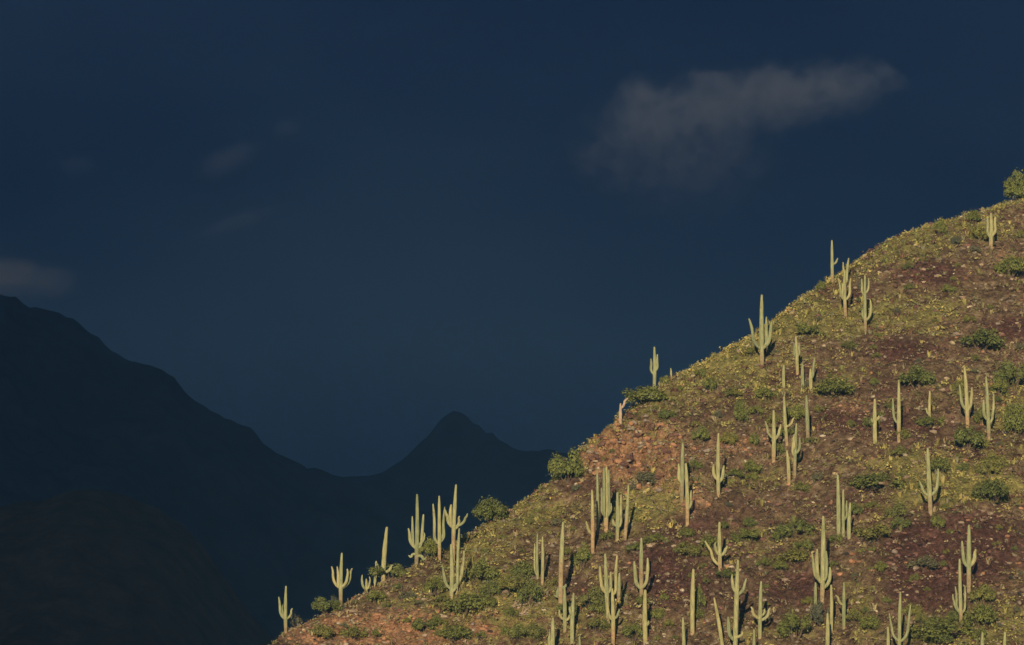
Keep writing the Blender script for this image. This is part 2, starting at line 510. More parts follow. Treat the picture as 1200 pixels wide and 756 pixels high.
def saguaro(bx, by, tx, ty, w, bark_y, arms, label, dead=False):
    p = ground_hit(bx, by)
    s = p.y / F_PX / CT                              # metres per photograph pixel there
    H = (by - ty) * s
    lean = (tx - bx) * s
    r = 0.57 * w * s * random.uniform(0.9, 1.14)
    root = link('saguaro', None, loc=(p.x, p.y, p.z))
    tag(root, label, 'cactus', 'saguaros on the sunlit hill')
    bend = random.uniform(-0.25, 0.25)
    def trunk_at(h):
        f = np.clip(h / H, 0, 1)
        return np.array([lean * f ** 1.15 + bend * s * 3 * math.sin(f * 3.1), bend * 0.4 * math.sin(f * 2.2), h])
    hb = (by - bark_y) * s if bark_y else H * random.uniform(-0.05, 0.16)
    def bark(q):
        return 0.5 + (hb - q[2]) / 2.6 if hb > 0 else -0.6
    pts = [trunk_at(h) for h in np.linspace(-0.4, H - r * 1.1, 24)]
    mat = M_DEAD if dead else M_SAG
    link('trunk', stem_mesh('trunk', pts, r, bark), mat, root)
    for a in arms:
        ay, ax, aty = a[:3]
        ha, ht = (by - ay) * s, (by - aty) * s
        p0 = trunk_at(ha)
        dx = (ax - bx) * s - p0[0]
        dep = (random.choice((-1, 1)) * random.uniform(0.15, 0.5) * abs(dx)
               + (random.choice((-1, 1)) * max(0.0, 2.1 * r - abs(dx)) if abs(dx) < 2.1 * r else 0))
        topx = (a[3] - bx) * s - p0[0] if len(a) > 3 else dx
        rise = ht - ha
        if rise > 0:
            el = min(rise * 0.62, max(0.35, abs(dx) * 1.5 + 0.2))
            q0, q1, q2 = np.array([0, 0, 0]), np.array([dx * 0.98, dep * 0.98, el * 0.30]), np.array([dx, dep, el])
            seg = [(1 - t) ** 2 * q0 + 2 * t * (1 - t) * q1 + t * t * q2 for t in np.linspace(0, 1, 10)]
            top = np.array([topx, dep, max(rise - r * 0.8, el + 0.05)])
            wob = random.uniform(-0.08, 0.08)
            seg += [q2 + (top - q2) * t + np.array([wob * math.sin(t * 3.14), 0, 0]) for t in np.linspace(0.12, 1, 8)]
        else:                                         # an arm that hangs and turns up at its end
            q0, q1, q2 = np.array([0, 0, 0]), np.array([dx * 0.9, dep, 0.25]), np.array([dx * 1.0, dep, rise])
            seg = [(1 - t) ** 2 * q0 + 2 * t * (1 - t) * q1 + t * t * q2 for t in np.linspace(0, 1, 12)]
            seg += [q2 + np.array([0.14 * math.copysign(1, dx) * k, 0, 0.05 * k * k]) for k in (1, 2)]
        seg = [p0 + q for q in seg]
        link('arm', stem_mesh('arm', seg, r * random.uniform(0.60, 0.82), lambda q: -0.6), mat, root)
    return root

# base x,y  top x,y  width  bark-top-y  arms (attach y, x, top y[, top x])   -- photograph pixels
SAG = [
 (335, 740, 335, 684, 3.9, 726, [(724, 328, 697, 326.5), (723, 331, 706), (724, 341, 710, 342)], 'saguaro with two left arms at the lowest end of the ridge, beside a wispy bush'),
 (399.5, 708, 400.5, 645, 4.6, 691, [(688, 390, 661, 388.5), (687, 396, 661, 395), (687, 407, 664), (688, 410, 663, 412)], 'candelabra saguaro with four even arms and tan base on the low ridge'),
 (429, 691, 429, 674, 2.8, 0, [(688, 424.5, 670), (688, 433, 672)], 'tiny three-stemmed saguaro half sunk in bushes on the low ridge'),
 (438.5, 688, 440.5, 660, 3.2, 0, [], 'short armless saguaro beside the tiny three-stemmed one on the ridge'),
 (449, 668, 453.5, 601, 4.4, 0, [(656, 442, 641, 441), (656, 458, 645, 460)], 'leaning saguaro with two stubby low arms above a ridge bush'),
 (488, 658, 488.5, 575, 4.2, 643, [(640, 480, 615, 478.5), (641, 484, 601, 483), (641, 494, 599, 496), (636, 497, 620), (647, 482, 650), (649, 496, 653)], 'tall many-armed saguaro with drooping lower arms on the ridge skyline'),
 (515, 657, 514.5, 581, 3.9, 640, [(639, 509, 591, 507.5), (634, 519, 594, 521), (637, 520.5, 606)], 'saguaro with slim brown base and three upright arms on the ridge skyline'),
 (531, 662, 534.5, 568, 4.2, 624, [(620, 524.5, 598, 522), (621, 528.5, 592), (622, 538, 605), (619, 545, 602, 547.5)], 'tallest ridge skyline saguaro with one arm splayed to the right and brown lower trunk'),
 (529, 703, 528.5, 640, 4.6, 0, [(694, 521, 666, 519), (697, 536, 622, 538), (692, 541, 648, 543.5)], 'saguaro of four pale green stems rising from near the ground below the skyline group'),
 (630, 678, 630, 626, 3.2, 0, [(675, 626.8, 637)], 'two-stemmed slim saguaro in green bushes on the lower slope'),
 (635.5, 686, 635.8, 632, 3.0, 0, [], 'thin dull single saguaro close behind the two-stemmed slim one'),
 (657, 706, 660.3, 611, 4.6, 655, [(690, 653, 700), (690, 663, 684)], 'very tall straight saguaro with tan trunk and small curled arms near its foot'),
 (662, 740, 661.5, 688, 4.0, 0, [(728, 655.5, 715), (729, 667, 721)], 'saguaro with two short low arms standing before the foot of the very tall one'),
 (670.5, 754, 672.5, 695, 4.0, 0, [(722, 668.5, 711)], 'slender saguaro with one small arm held tight against its trunk, lower slope'),
 (647, 776, 648.2, 724, 4.2, 0, [(762, 643.8, 744)], 'saguaro with its foot below the frame and one low arm, left of a slender pair'),
 (679, 790, 679.2, 749, 3.4, 0, [], 'tip of a single saguaro showing at the bottom edge under the slender pair'),
 (713, 731, 709.5, 649, 4.2, 0, [(696, 705, 664, 703.5), (697, 716, 670)], 'saguaro with a fanned crown of arms standing behind a pale-based one'),
 (718.5, 757, 717.5, 690, 4.4, 735, [(699, 722, 652, 723.3), (727, 724.5, 714, 725.5), (728, 712.5, 699)], 'saguaro with pale brown base, a short right arm and a long left-leaning stem'),
 (725, 706, 726, 672, 3.8, 692, [], 'short single saguaro with brown base behind the fanned crown group'),
 (752, 709, 752, 631, 4.2, 662, [(692, 745, 659, 743.5), (691, 758, 655, 759)], 'pointed saguaro with orange-tan trunk and two upright arms, a green column before it'),
 (756.5, 758, 756.5, 694, 4.4, 0, [(737, 760, 730)], 'plain green columnar saguaro with a tiny right bud before the pointed orange-trunked one'),
 (811.5, 742, 813, 666, 5.0, 737, [], 'single thick armless saguaro on bare maroon ground of the lower slope'),
 (802, 770, 800.5, 723, 3.6, 0, [], 'short armless saguaro just downhill of the thick armless one'),
 (799, 588, 800.5, 518, 4.0, 566, [(566, 795.5, 543)], 'saguaro with one left arm standing just behind another below the orange outcrop'),
 (805.5, 614, 804, 542, 4.2, 590, [(597, 810, 574)], 'saguaro with tan base and one low right arm below the orange outcrop'),
 (842, 582, 842.5, 507, 4.6, 0, [(563, 836.5, 544), (566, 847.5, 545, 848.5)], 'saguaro with two short wide arms and a strong shadow below the pinkish rocks'),
 (844, 669, 843.5, 612, 4.0, 655, [(664, 834, 634, 827), (652, 838.5, 636), (653, 850, 640, 852)], 'saguaro with a long sweeping left arm rising from its foot'),
 (861.5, 772, 865.7, 656, 4.6, 0, [(696, 859.5, 673, 858.7), (699, 873, 678, 875), (752, 854, 723, 853.5), (748, 870, 740)], 'tall saguaro forked high up like a trident with another arm low down'),
 (847, 764, 837, 702, 3.8, 0, [], 'leaning armless saguaro tilted to the left of the trident-forked one'),
 (890.5, 749, 892.5, 682, 4.4, 0, [(727, 882, 712, 880.5), (729, 901, 713, 902.5), (724, 896.5, 714)], 'saguaro with low curved arms like a candlestick on the lower slope'),
 (883.5, 780, 884, 738, 3.4, 0, [], 'small armless saguaro downhill of the candlestick-armed one'),
 (963.5, 704, 965.7, 604, 4.4, 686, [(683, 954.5, 648, 952.5), (684, 958, 643), (682, 968.5, 645), (690, 973, 664)], 'very tall saguaro with bunched arms at mid trunk and a red-brown base'),
 (955.5, 716, 956, 682, 3.6, 0, [], 'short dull armless saguaro beside the foot of the bunched-arm one'),
 (974, 743, 974.5, 686, 3.8, 0, [], 'slim single saguaro behind another slim one, downhill of the bunched-arm saguaro'),
 (969.5, 770, 970.3, 718, 4.0, 0, [], 'slim single saguaro at the bottom of the slope, in front of its twin'),
 (989, 737, 989.7, 682, 3.8, 0, [(710, 982.5, 697, 980)], 'saguaro with a single thin left arm on the maroon scree'),
 (1054, 775, 1056, 693, 4.0, 0, [(752, 1046, 718, 1043), (753, 1064, 709, 1067)], 'wide three-pronged saguaro at the bottom of the slope near yellow tufts'),
 (1041, 780, 1041, 737, 3.4, 0, [], 'small stub saguaro beside the wide three-pronged one'),
 (1126.5, 736, 1125.5, 656, 4.2, 712, [(720, 1118.5, 697, 1117), (719, 1121, 688, 1120), (721, 1131, 687)], 'saguaro with arms on both sides standing in bright green bushes'),
 (1135.5, 692, 1136.5, 614, 4.4, 668, [(665, 1130, 633, 1128.5), (664, 1143, 643, 1144)], 'saguaro with a stout left arm on dark maroon ground uphill of the green bushes'),
 (1152, 785, 1152, 742, 3.8, 0, [], 'left tip of two saguaros poking up at the foot of the green bushes'),
 (1178, 785, 1178.3, 740, 3.8, 0, [], 'right tip of two saguaros poking up at the foot of the green bushes'),
 (1090.5, 603, 1088, 526, 4.4, 584, [(584, 1081, 565, 1078.5), (584, 1098.5, 551, 1099.5)], 'trident saguaro with a thick tan base in the middle of the right slope'),
 (982.7, 626, 982.3, 556, 4.0, 0, [], 'tallest plain column of the tight saguaro trio on the middle slope'),
 (988.3, 629, 988.7, 574, 3.2, 0, [(611, 992.5, 587)], 'middle stem with a hidden arm in the tight saguaro trio'),
 (995, 632, 997, 589, 3.8, 0, [], 'shortest right-hand column of the tight saguaro trio'),
 (1134, 504, 1131.3, 429, 4.2, 484, [(481, 1127, 450, 1125), (481, 1138, 453, 1139.3)], 'saguaro with two symmetrical arms and tan foot above a round green bush'),
 (1159, 514, 1156.5, 440, 3.8, 500, [(493, 1153, 468), (497, 1163.5, 461, 1165)], 'saguaro with tight arms and tan foot beside dark green bushes'),
 (1053.3, 518, 1054, 444, 4.4, 498, [(497, 1048, 466, 1047)], 'saguaro with one thick left arm on the open middle slope'),
 (1025.5, 520, 1025.7, 467, 4.0, 0, [(496, 1021.5, 490), (493, 1030, 487)], 'saguaro with two tiny stub arms left of the one-armed saguaro'),
 (1090, 499, 1090.2, 458, 3.2, 0, [(487, 1086.3, 479)], 'short slim saguaro with a bud arm rising out of a green bush'),
 (946.8, 522, 945.3, 463, 4.2, 500, [], 'armless saguaro with a thicker tan lower trunk on the middle slope'),
 (906.5, 542, 907, 480, 3.8, 527, [(515, 899.5, 493, 897.5), (516, 913.5, 497, 915)], 'dull Y-armed saguaro in the cluster of five on the middle slope'),
 (922.3, 522, 919.3, 465, 3.8, 510, [(502, 928.5, 490, 930.5)], 'saguaro with one hooked right arm in the cluster of five'),
 (931.5, 564, 934, 496, 3.8, 540, [(536, 929, 513), (533, 937.3, 513), (528, 931, 509)], 'shaggy-topped saguaro with brown foot in the cluster of five'),
 (924.5, 568, 922.3, 527, 3.4, 557, [], 'plain short saguaro beside the shaggy-topped one'),
 (934.5, 439, 933, 393, 3.2, 0, [(419, 930.5, 401), (418, 937.3, 402)], 'saguaro with short bunched arms and tight crown below the crest'),
 (940.5, 455, 940.5, 425, 3.2, 0, [], 'small dark-footed armless saguaro below the tight-crowned one'),
 (918.5, 454, 918.7, 427, 3.4, 0, [], 'small armless saguaro on yellow grass left of the tight-crowned one'),
 (950.3, 459, 950, 431, 3.8, 0, [(444, 953, 418, 955)], 'small saguaro forked into a leaning right stem below the crest'),
 (893.2, 430, 893.4, 345, 4.6, 414, [(411, 882, 374, 878), (411, 898.7, 371), (410, 903, 377, 904.7)], 'big classic four-stemmed saguaro standing out against the sky on the crest'),
 (975.5, 331, 975.3, 280, 3.6, 318, [(310, 981, 301, 982)], 'lone straight saguaro with one tiny arm on the skyline crest'),
 (991, 372, 990, 317, 3.6, 354, [(352, 985, 325, 982.5), (351, 987, 331), (352, 996.5, 325, 997.5)], 'goblet-shaped saguaro with brown stalk just below the skyline'),
 (992, 331, 995, 303, 2.6, 0, [(322, 988, 308)], 'small two-tipped saguaro half hidden behind the goblet-shaped one'),
 (1014.5, 391, 1014.3, 321, 3.6, 372, [(347, 1010.3, 326), (344, 1018.5, 325), (376, 1020.3, 351), (374, 1011, 361)], 'saguaro with a split double crown and a low right arm below the crest'),
 (1161, 292, 1162, 248, 4.4, 281, [(279, 1157.3, 252), (277, 1166.5, 253)], 'stocky pale saguaro high on the crest beside green bushes'),
 (766.5, 456, 767, 403, 3.2, 0, [(437, 763, 417), (433, 770.5, 412)], 'small saguaro with two tight arms alone against the sky above a crest bush'),
 (786, 445, 786, 429, 2.4, 0, [], 'tiny armless saguaro on the crest next to a small round bush'),
 (694.5, 649, 694, 574, 4.2, 606, [(627, 688.5, 611, 687.5)], 'orange-barked saguaro with one dangling left arm in the crowded mid-slope group'),
 (700.5, 624, 700, 551, 3.4, 0, [], 'slim tall stem close behind the orange-barked saguaro'),
 (710.3, 623, 711, 547, 4.2, 609, [(607, 705.5, 572, 705), (608, 708, 549), (608, 713.5, 552), (606, 716, 590)], 'fat bundle-stemmed saguaro on a bare brown foot in the crowded group'),
 (723.3, 634, 723.5, 577, 4.0, 0, [(618, 718.3, 608), (620, 728, 580)], 'saguaro with a tall right stem and a stub left arm in the crowded group'),
 (732.3, 634, 736.7, 568, 3.8, 606, [], 'right-leaning thin-topped saguaro at the edge of the crowded group'),
]
for row in SAG:
    saguaro(*row)
saguaro(727, 498, 727.2, 474, 3.4, 0, [(481, 732, 468, 735.5)], 'bleached dead saguaro stump with one thin raised arm on the ridge edge', dead=True)

# ------------------------------------------------------------------ shrubs
def quads_from(centres, size, nrm, rs):
    """small leaf-spray quads at centres, facing roughly nrm with scatter"""
    n = len(centres)
    d = nrm + rs.normal(0, 0.55, (n, 3))
    d /= np.linalg.norm(d, axis=1)[:, None]
    r = rs.normal(0, 1, (n, 3))
    a = np.cross(d, r); a /= np.linalg.norm(a, axis=1)[:, None]
    b = np.cross(d, a)
    s = (size * rs.uniform(0.6, 1.4, n))[:, None]
    a = a * s; b = b * s * rs.uniform(0.4, 0.8, n)[:, None]
    V = np.stack([centres - a, centres - b * 0.8, centres + a, centres + b], 1).reshape(-1, 3)
    return V, np.arange(n * 4).reshape(n, 4)

def foliage_mesh(seed, n=2600, lobes=20, wispy=0.0):
    rs = np.random.default_rng(seed)
    th = rs.uniform(0, 2 * np.pi, lobes); rad = np.sqrt(rs.uniform(0, 1, lobes)) * 0.72
    lc = np.stack([rad * np.cos(th), rad * np.sin(th), rs.uniform(0.12, 0.30, lobes) + (0.85 - rad * rad * 0.9) * rs.uniform(0.25, 0.75, lobes)], -1)
    lr = rs.uniform(0.12, 0.36, lobes) * (1 - 0.3 * wispy)
    k = rs.integers(0, lobes, n)
    d = rs.normal(0, 1, (n, 3)); d /= np.linalg.norm(d, axis=1)[:, None]
    c = lc[k] + d * (lr[k] * rs.uniform(0.35, 1.0 + 0.35 * (rs.random(n) < 0.15), n))[:, None]
    c[:, 2] = np.where(c[:, 2] < 0.02, rs.uniform(0.02, 0.3, n), c[:, 2])
    V, Fc = quads_from(c, 0.050 - 0.014 * wispy, d + np.array([0, 0, 0.5]), rs)
    return np_mesh('foliage', V, Fc)

def stems_mesh(seed, n=9):
    rs = np.random.default_rng(seed)
    Vs, Fs, o = [], [], 0
    for i in range(n):
        a = rs.uniform(0, 6.28); tip = np.array([math.cos(a) * rs.uniform(.2, .7), math.sin(a) * rs.uniform(.2, .7), rs.uniform(.45, .9)])
        p0 = np.array([math.cos(a) * .05, math.sin(a) * .05, -0.12])
        pts = [p0, p0 * .4 + tip * .45 + np.array([0, 0, -.08]), tip]
        for q, r in zip(pts, (0.028, 0.018, 0.006)):
            for t in range(5):
                Vs.append(q + r * np.array([math.cos(t * 1.2566), math.sin(t * 1.2566), 0]))
        for s in (0, 5):
            for t in range(5):
                Fs.append((o + s + t, o + s + (t + 1) % 5, o + s + 5 + (t + 1) % 5, o + s + 5 + t))
        o += 15
    return np_mesh('stem', np.array(Vs), np.array(Fs))

FOL = {}
for kd in ('green', 'olive', 'grey'):
    FOL[kd] = []
    for q in range(4):
        me = foliage_mesh(500 + 10 * q + len(kd), wispy=0.0)
        me.materials.append(M_BUSH[kd]); FOL[kd].append(me)
WISP = foliage_mesh(901, n=900, lobes=18, wispy=1.0); WISP.materials.append(M_BUSH['grey'])
STEMS = [stems_mesh(700 + q) for q in range(4)]
for me in STEMS:
    me.materials.append(M_WOOD)

DENSE = foliage_mesh(951, n=5200, lobes=34); DENSE.materials.append(M_BUSH['green'])
DENSE_LABELS = ('dark green domed', 'large grey-green bush on the ridge', 'round tree-like', 'wide bush on the crest')
def shrub(u, v, ru, rv, kind, label, group='shrubs on the sunlit hill', wisp=False):
    """u,v centre of the shrub in the photograph, ru,rv half extents there"""
    p = ground_hit(u, v + rv * 0.75)
    s = p.y / F_PX
    o = link('shrub', None, loc=(p.x, p.y, p.z - 0.08))
    o.rotation_euler = (0, 0, random.uniform(0, 6.28))
    tag(o, label, 'shrub', group)
    q = random.randrange(4)
    for nm, me in (('foliage', WISP if wisp else DENSE if label.startswith(DENSE_LABELS) else FOL[kind][q]), ('stem', STEMS[q])):
        c = link(nm, me, parent=o)
        c.scale = (ru * s * 1.34, ru * s * 1.2, rv * s * 2.2)
    return o

SHRUBS = [
 (575, 602, 20, 13, 'green', 'dark green domed bush on the ridge skyline between the skyline saguaros and the dip'),
 (664, 552, 21, 17, 'green', 'large grey-green bush on the ridge skyline beside the orange outcrop'),
 (1191, 219, 15, 17, 'green', 'round tree-like bush at the very top of the crest'),
 (382, 712, 17, 10, 'green', 'bush spilling over the ridge beside the four-armed candelabra saguaro'),
 (456, 671, 22, 10, 'green', 'low bush hiding the foot of the leaning ridge saguaro'),
 (501, 646, 13, 12, 'green', 'bush between the drooping-armed and the slim brown-based skyline saguaros'),
 (758, 466, 23, 10, 'green', 'wide bush on the crest below the small two-armed skyline saguaro'),
 (779, 440, 5, 6, 'green', 'small round bush beside the tiny armless crest saguaro'),
 (820, 440, 8, 6, 'green', 'small bush on the yellow crest grass, uphill of a darker one'),
 (834, 452, 11, 8, 'green', 'dark bush below the yellow crest grass'),
 (946, 388, 14, 8, 'green', 'flat bush uphill of the tight-crowned saguaro'),
 (962, 337, 6, 6, 'green', 'small bush on the skyline left of the goblet-shaped saguaro'),
 (1102, 270, 9, 10, 'green', 'round bush breaking the crest line left of a pair of bushes'),
 (1141, 257, 10, 8, 'green', 'upper of two bushes beside the stocky crest saguaro'),
 (1146, 275, 13, 9, 'olive', 'lower olive bush beside the stocky crest saguaro'),
 (1184, 316, 18, 12, 'green', 'big dark bush below the red patch near the crest'),
 (1150, 402, 26, 12, 'green', 'wide bush above the two tan-footed saguaros'),
 (1074, 445, 21, 13, 'green', 'broad olive-green bush uphill of the bud-armed saguaro'),
 (977, 457, 25, 11, 'green', 'wide dark bush right of the small forked saguaro'),
 (1186, 447, 22, 18, 'green', 'large dark bush beside the tight-armed tan-footed saguaro'),
 (1191, 498, 15, 19, 'green', 'tall bush below the large dark one on the right slope'),
 (1134, 516, 21, 13, 'green', 'round bush downhill of the symmetrical two-armed saguaro'),
 (1090, 496, 16, 8, 'green', 'bush around the foot of the bud-armed saguaro'),
 (1030, 570, 32, 12, 'green', 'wide dark bush on the yellow band above the maroon slope'),
 (1100, 548, 15, 9, 'green', 'bush behind the trident saguaro with the thick tan base'),
 (1162, 578, 24, 13, 'green', 'broad green bush right of the trident saguaro on the yellow patch'),
 (868, 487, 9, 15, 'green', 'upright dark bush left of the cluster of five saguaros'),
 (820, 512, 11, 10, 'green', 'rounded bush on the pinkish rocks above the wide-armed saguaro'),
 (885, 518, 8, 7, 'green', 'small bush left of the dull Y-armed saguaro'),
 (931, 487, 12, 11, 'green', 'dark bush behind the hooked-arm saguaro'),
 (912, 530, 9, 8, 'green', 'bush at the foot of the dull Y-armed saguaro'),
 (813, 547, 10, 7, 'green', 'bright small bush behind the tan-based saguaro below the outcrop'),
 (781, 488, 10, 7, 'green', 'small dark bush at the top of the orange outcrop'),
 (755, 562, 14, 8, 'grey', 'grey-green bush at the foot of the orange outcrop'),
 (1058, 512, 10, 7, 'olive', 'olive bush at the foot of the thick-left-armed saguaro'),
 (1022, 497, 9, 9, 'green', 'bush behind the saguaro with two tiny stub arms'),
 (1052, 532, 12, 7, 'olive', 'olive bush downhill of the thick-left-armed saguaro'),
 (950, 518, 7, 5, 'green', 'small bush at the foot of the armless tan-trunked saguaro'),
 (545, 712, 24, 12, 'green', 'big green bush at the foot of the four-stemmed pale saguaro'),
 (512, 690, 15, 10, 'green', 'dark bush left of the four-stemmed pale saguaro'),
 (563, 675, 20, 13, 'green', 'dark bush right of the four-stemmed pale saguaro'),
 (592, 692, 20, 11, 'olive', 'olive bush above the pale dead branches'),
 (496, 735, 16, 8, 'green', 'bush on the bare orange soil of the low slope'),
 (534, 744, 20, 10, 'green', 'bush near the bottom edge below the big green one'),
 (620, 700, 16, 15, 'green', 'dark bush downhill of the two-stemmed slim saguaro'),
 (612, 672, 16, 11, 'green', 'bush left of the two-stemmed slim saguaro'),
 (683, 657, 15, 12, 'green', 'dark bush right of the very tall tan-trunked saguaro'),
 (694, 705, 17, 13, 'olive', 'olive bush between the slender pair and the fanned crown saguaro'),
 (711, 629, 9, 6, 'green', 'bright bush at the foot of the bundle-stemmed saguaro'),
 (743, 643, 11, 6, 'green', 'dark low bush below the crowded saguaro group'),
 (768, 632, 13, 6, 'green', 'green bush right of the crowded saguaro group'),
 (805, 626, 10, 6, 'green', 'dark bush below the tan-based saguaro of the outcrop'),
 (806, 646, 16, 8, 'olive', 'olive bush left of the sweeping-arm saguaro'),
 (850, 674, 14, 6, 'green', 'bush under the foot of the sweeping-arm saguaro'),
 (877, 632, 19, 9, 'green', 'bush uphill right of the sweeping-arm saguaro'),
 (932, 623, 21, 10, 'green', 'wide bush uphill of the tall bunched-arm saguaro'),
 (930, 655, 22, 9, 'olive', 'olive bush left of the tall bunched-arm saguaro'),
 (1022, 628, 24, 10, 'olive', 'wide olive bush right of the tight saguaro trio'),
 (980, 632, 8, 6, 'green', 'small bright bush at the foot of the tight trio'),
 (1098, 615, 10, 8, 'green', 'small bush below the trident saguaro'),
 (1082, 662, 20, 8, 'grey', 'grey leafless-looking bush on the dark maroon ground'),
 (1110, 742, 36, 13, 'green', 'widest bright green bush at the foot of the slope'),
 (1150, 727, 20, 14, 'green', 'green bush right of the saguaro with arms on both sides'),
 (1150, 702, 16, 12, 'olive', 'olive bush below the stout-left-armed saguaro'),
 (932, 738, 22, 15, 'green', 'bright yucca-like green bush at the bottom of the slope'),
 (962, 722, 14, 14, 'grey', 'grey-green bush behind the two slim saguaros'),
 (743, 742, 13, 10, 'green', 'bright bush left of the plain green columnar saguaro'),
 (602, 742, 14, 10, 'green', 'bush at the bottom edge below the dead branches'),
 (820, 708, 9, 15, 'green', 'narrow dark bush beside the thick armless saguaro'),
 (440, 702, 15, 8, 'green', 'low bush downhill of the tiny three-stemmed saguaro'),
 (476, 700, 11, 6, 'grey', 'small grey bush on the ridge slope under the drooping-armed saguaro'),
 (378, 742, 14, 8, 'olive', 'olive bush low on the ridge beneath the candelabra saguaro'),
 (415, 744, 16, 8, 'olive', 'olive bush on the reddish soil at the bottom of the low ridge'),
 (995, 407, 12, 6, 'olive', 'flat olive bush below the split-crown saguaro'),
 (700, 735, 16, 9, 'olive', 'olive bush left of the pale-based saguaro at the bottom'),
 (628, 742, 13, 9, 'olive', 'olive bush left of the saguaro with its foot below the frame'),
 (860, 462, 12, 6, 'olive', 'olive bush on the slope below the big crest saguaro'),
 (880, 415, 9, 6, 'olive', 'olive bush beside the foot of the big crest saguaro'),
 (720, 600, 6, 5, 'olive', 'small olive bush among the crowded saguaro group'),
 (1165, 545, 14, 8, 'olive', 'olive bush uphill of the broad bush on the yellow patch'),
 (1000, 725, 12, 8, 'olive', 'olive bush right of the thin-left-armed saguaro'),
]
for row in SHRUBS:
    shrub(*row)
shrub(347, 727, 9, 9, 'grey', 'wispy thin bush beside the lowest ridge saguaro', wisp=True)
shrub(393, 700, 7, 9, 'grey', 'wispy thin bush touching the candelabra saguaro', wisp=True)

# landmarks on the slope that the smaller things are described by (photograph pixels)
MARKS = [(335, 735, 'the lowest ridge saguaro'), (400, 715, 'the candelabra saguaro'), (430, 690, 'the tiny three-stemmed saguaro'), (452, 670, 'the leaning ridge saguaro'),
 (488, 660, 'the drooping-armed saguaro'), (530, 700, 'the four-stemmed pale saguaro'), (575, 605, 'the domed ridge bush'), (600, 713, 'the dead branches'), (630, 678, 'the two-stemmed slim saguaro'),
 (657, 690, 'the very tall tan-trunked saguaro'), (671, 740, 'the slender one-armed saguaro'), (664, 552, 'the large grey-green ridge bush'), (712, 620, 'the bundle-stemmed saguaro'),
 (718, 745, 'the pale-based saguaro'), (752, 700, 'the pointed orange-trunked saguaro'), (727, 498, 'the dead saguaro stump'), (766, 456, 'the small two-armed skyline saguaro'),
 (786, 447, 'the tiny crest saguaro'), (803, 600, 'the tan-based pair below the outcrop'), (842, 580, 'the wide-armed saguaro'), (844, 668, 'the sweeping-arm saguaro'), (812, 740, 'the thick armless saguaro'),
 (863, 745, 'the trident-forked tall saguaro'), (891, 745, 'the candlestick-armed saguaro'), (893, 428, 'the big four-stemmed crest saguaro'), (925, 540, 'the cluster of five saguaros'),
 (935, 440, 'the tight-crowned saguaro'), (946, 520, 'the armless tan-trunked saguaro'), (964, 700, 'the tall bunched-arm saguaro'), (975, 330, 'the lone skyline saguaro'), (991, 370, 'the goblet-shaped saguaro'),
 (1014, 390, 'the split-crown saguaro'), (989, 735, 'the thin-left-armed saguaro'), (988, 628, 'the tight saguaro trio'), (1025, 520, 'the stub-armed saguaro'), (1053, 518, 'the thick-left-armed saguaro'),
 (1090, 498, 'the bud-armed saguaro'), (1054, 755, 'the wide three-pronged saguaro'), (1090, 600, 'the tan-based trident saguaro'), (1126, 735, 'the saguaro in bright green bushes'),
 (1135, 690, 'the stout-left-armed saguaro'), (1134, 504, 'the symmetrical two-armed saguaro'), (1159, 514, 'the tight-armed tan-footed saguaro'), (1161, 292, 'the stocky crest saguaro'),
 (1184, 316, 'the big bush near the crest'), (1082, 662, 'the grey leafless-looking bush'), (1162, 578, 'the broad bush on the yellow patch'), (1150, 402, 'the wide bush above the tan-footed saguaros'),
 (1074, 445, 'the broad olive-green bush'), (745, 530, 'the middle of the orange outcrop'), (1191, 219, 'the tree-like crest bush')]
def where(u, v):
    du, dv, nm = min(((u - a, v - b, c) for a, b, c in MARKS), key=lambda q: q[0] ** 2 + (1.3 * q[1]) ** 2)
    if abs(du) > abs(dv) * 1.2:
        rel = ('close to the right of' if du > 0 else 'close to the left of') if abs(du) < 22 else ('a few steps right of' if du > 0 else 'a few steps left of')
    else:
        rel = ('just downhill of' if dv > 0 else 'just uphill of') if abs(dv) < 18 else ('farther downhill of' if dv > 0 else 'farther uphill of')
    return rel + ' ' + nm

RU, RV = [a for a, b in RIDGE], [b for a, b in RIDGE]
# more bushes, in the thick scrub first and then all over the slope
placed = [(q[0], q[1]) for q in SHRUBS]
sm_rng = random.Random(21)
cnt = 0
while cnt < 170:
    thick = cnt < 50
    u = sm_rng.uniform(330, 1198); v = sm_rng.uniform(240, 752)
    if thick:
        k = sm_rng.choice([(650, 700, 75, 40), (560, 690, 40, 30), (880, 650, 80, 50), (1150, 480, 45, 70), (1030, 600, 80, 50), (1120, 735, 70, 20), (900, 490, 70, 40), (760, 735, 90, 20)])
        u, v = sm_rng.gauss(k[0], k[2] * .6), sm_rng.gauss(k[1], k[3] * .6)
    if not (330 < u < 1198 and v < 752) or v < float(np.interp(u, RU, RV)) + (14 if thick else 9) or any(abs(u - a) < 13 and abs(v - b) < 9 for a, b in placed):
        continue
    if any(abs(u - q[0]) < 7 and -2 < v - q[1] < 10 for q in SAG):
        continue
    placed.append((u, v))
    kd = sm_rng.choice(['green', 'green', 'olive'] if thick else ['green', 'olive', 'olive', 'grey'])
    ru = sm_rng.uniform(8, 14) if thick else sm_rng.uniform(3.5, 7.5)
    sz = 'medium spreading' if thick else ('tiny' if ru < 5 else 'small')
    lab = '%s %s bush %s' % (sz, {'green': 'dark green', 'olive': 'yellowish olive', 'grey': 'grey-green'}[kd], where(u, v))
    shrub(u, v, ru, ru * sm_rng.uniform(.55, .8), kd, lab, '%s bushes on the slope' % kd)
    cnt += 1

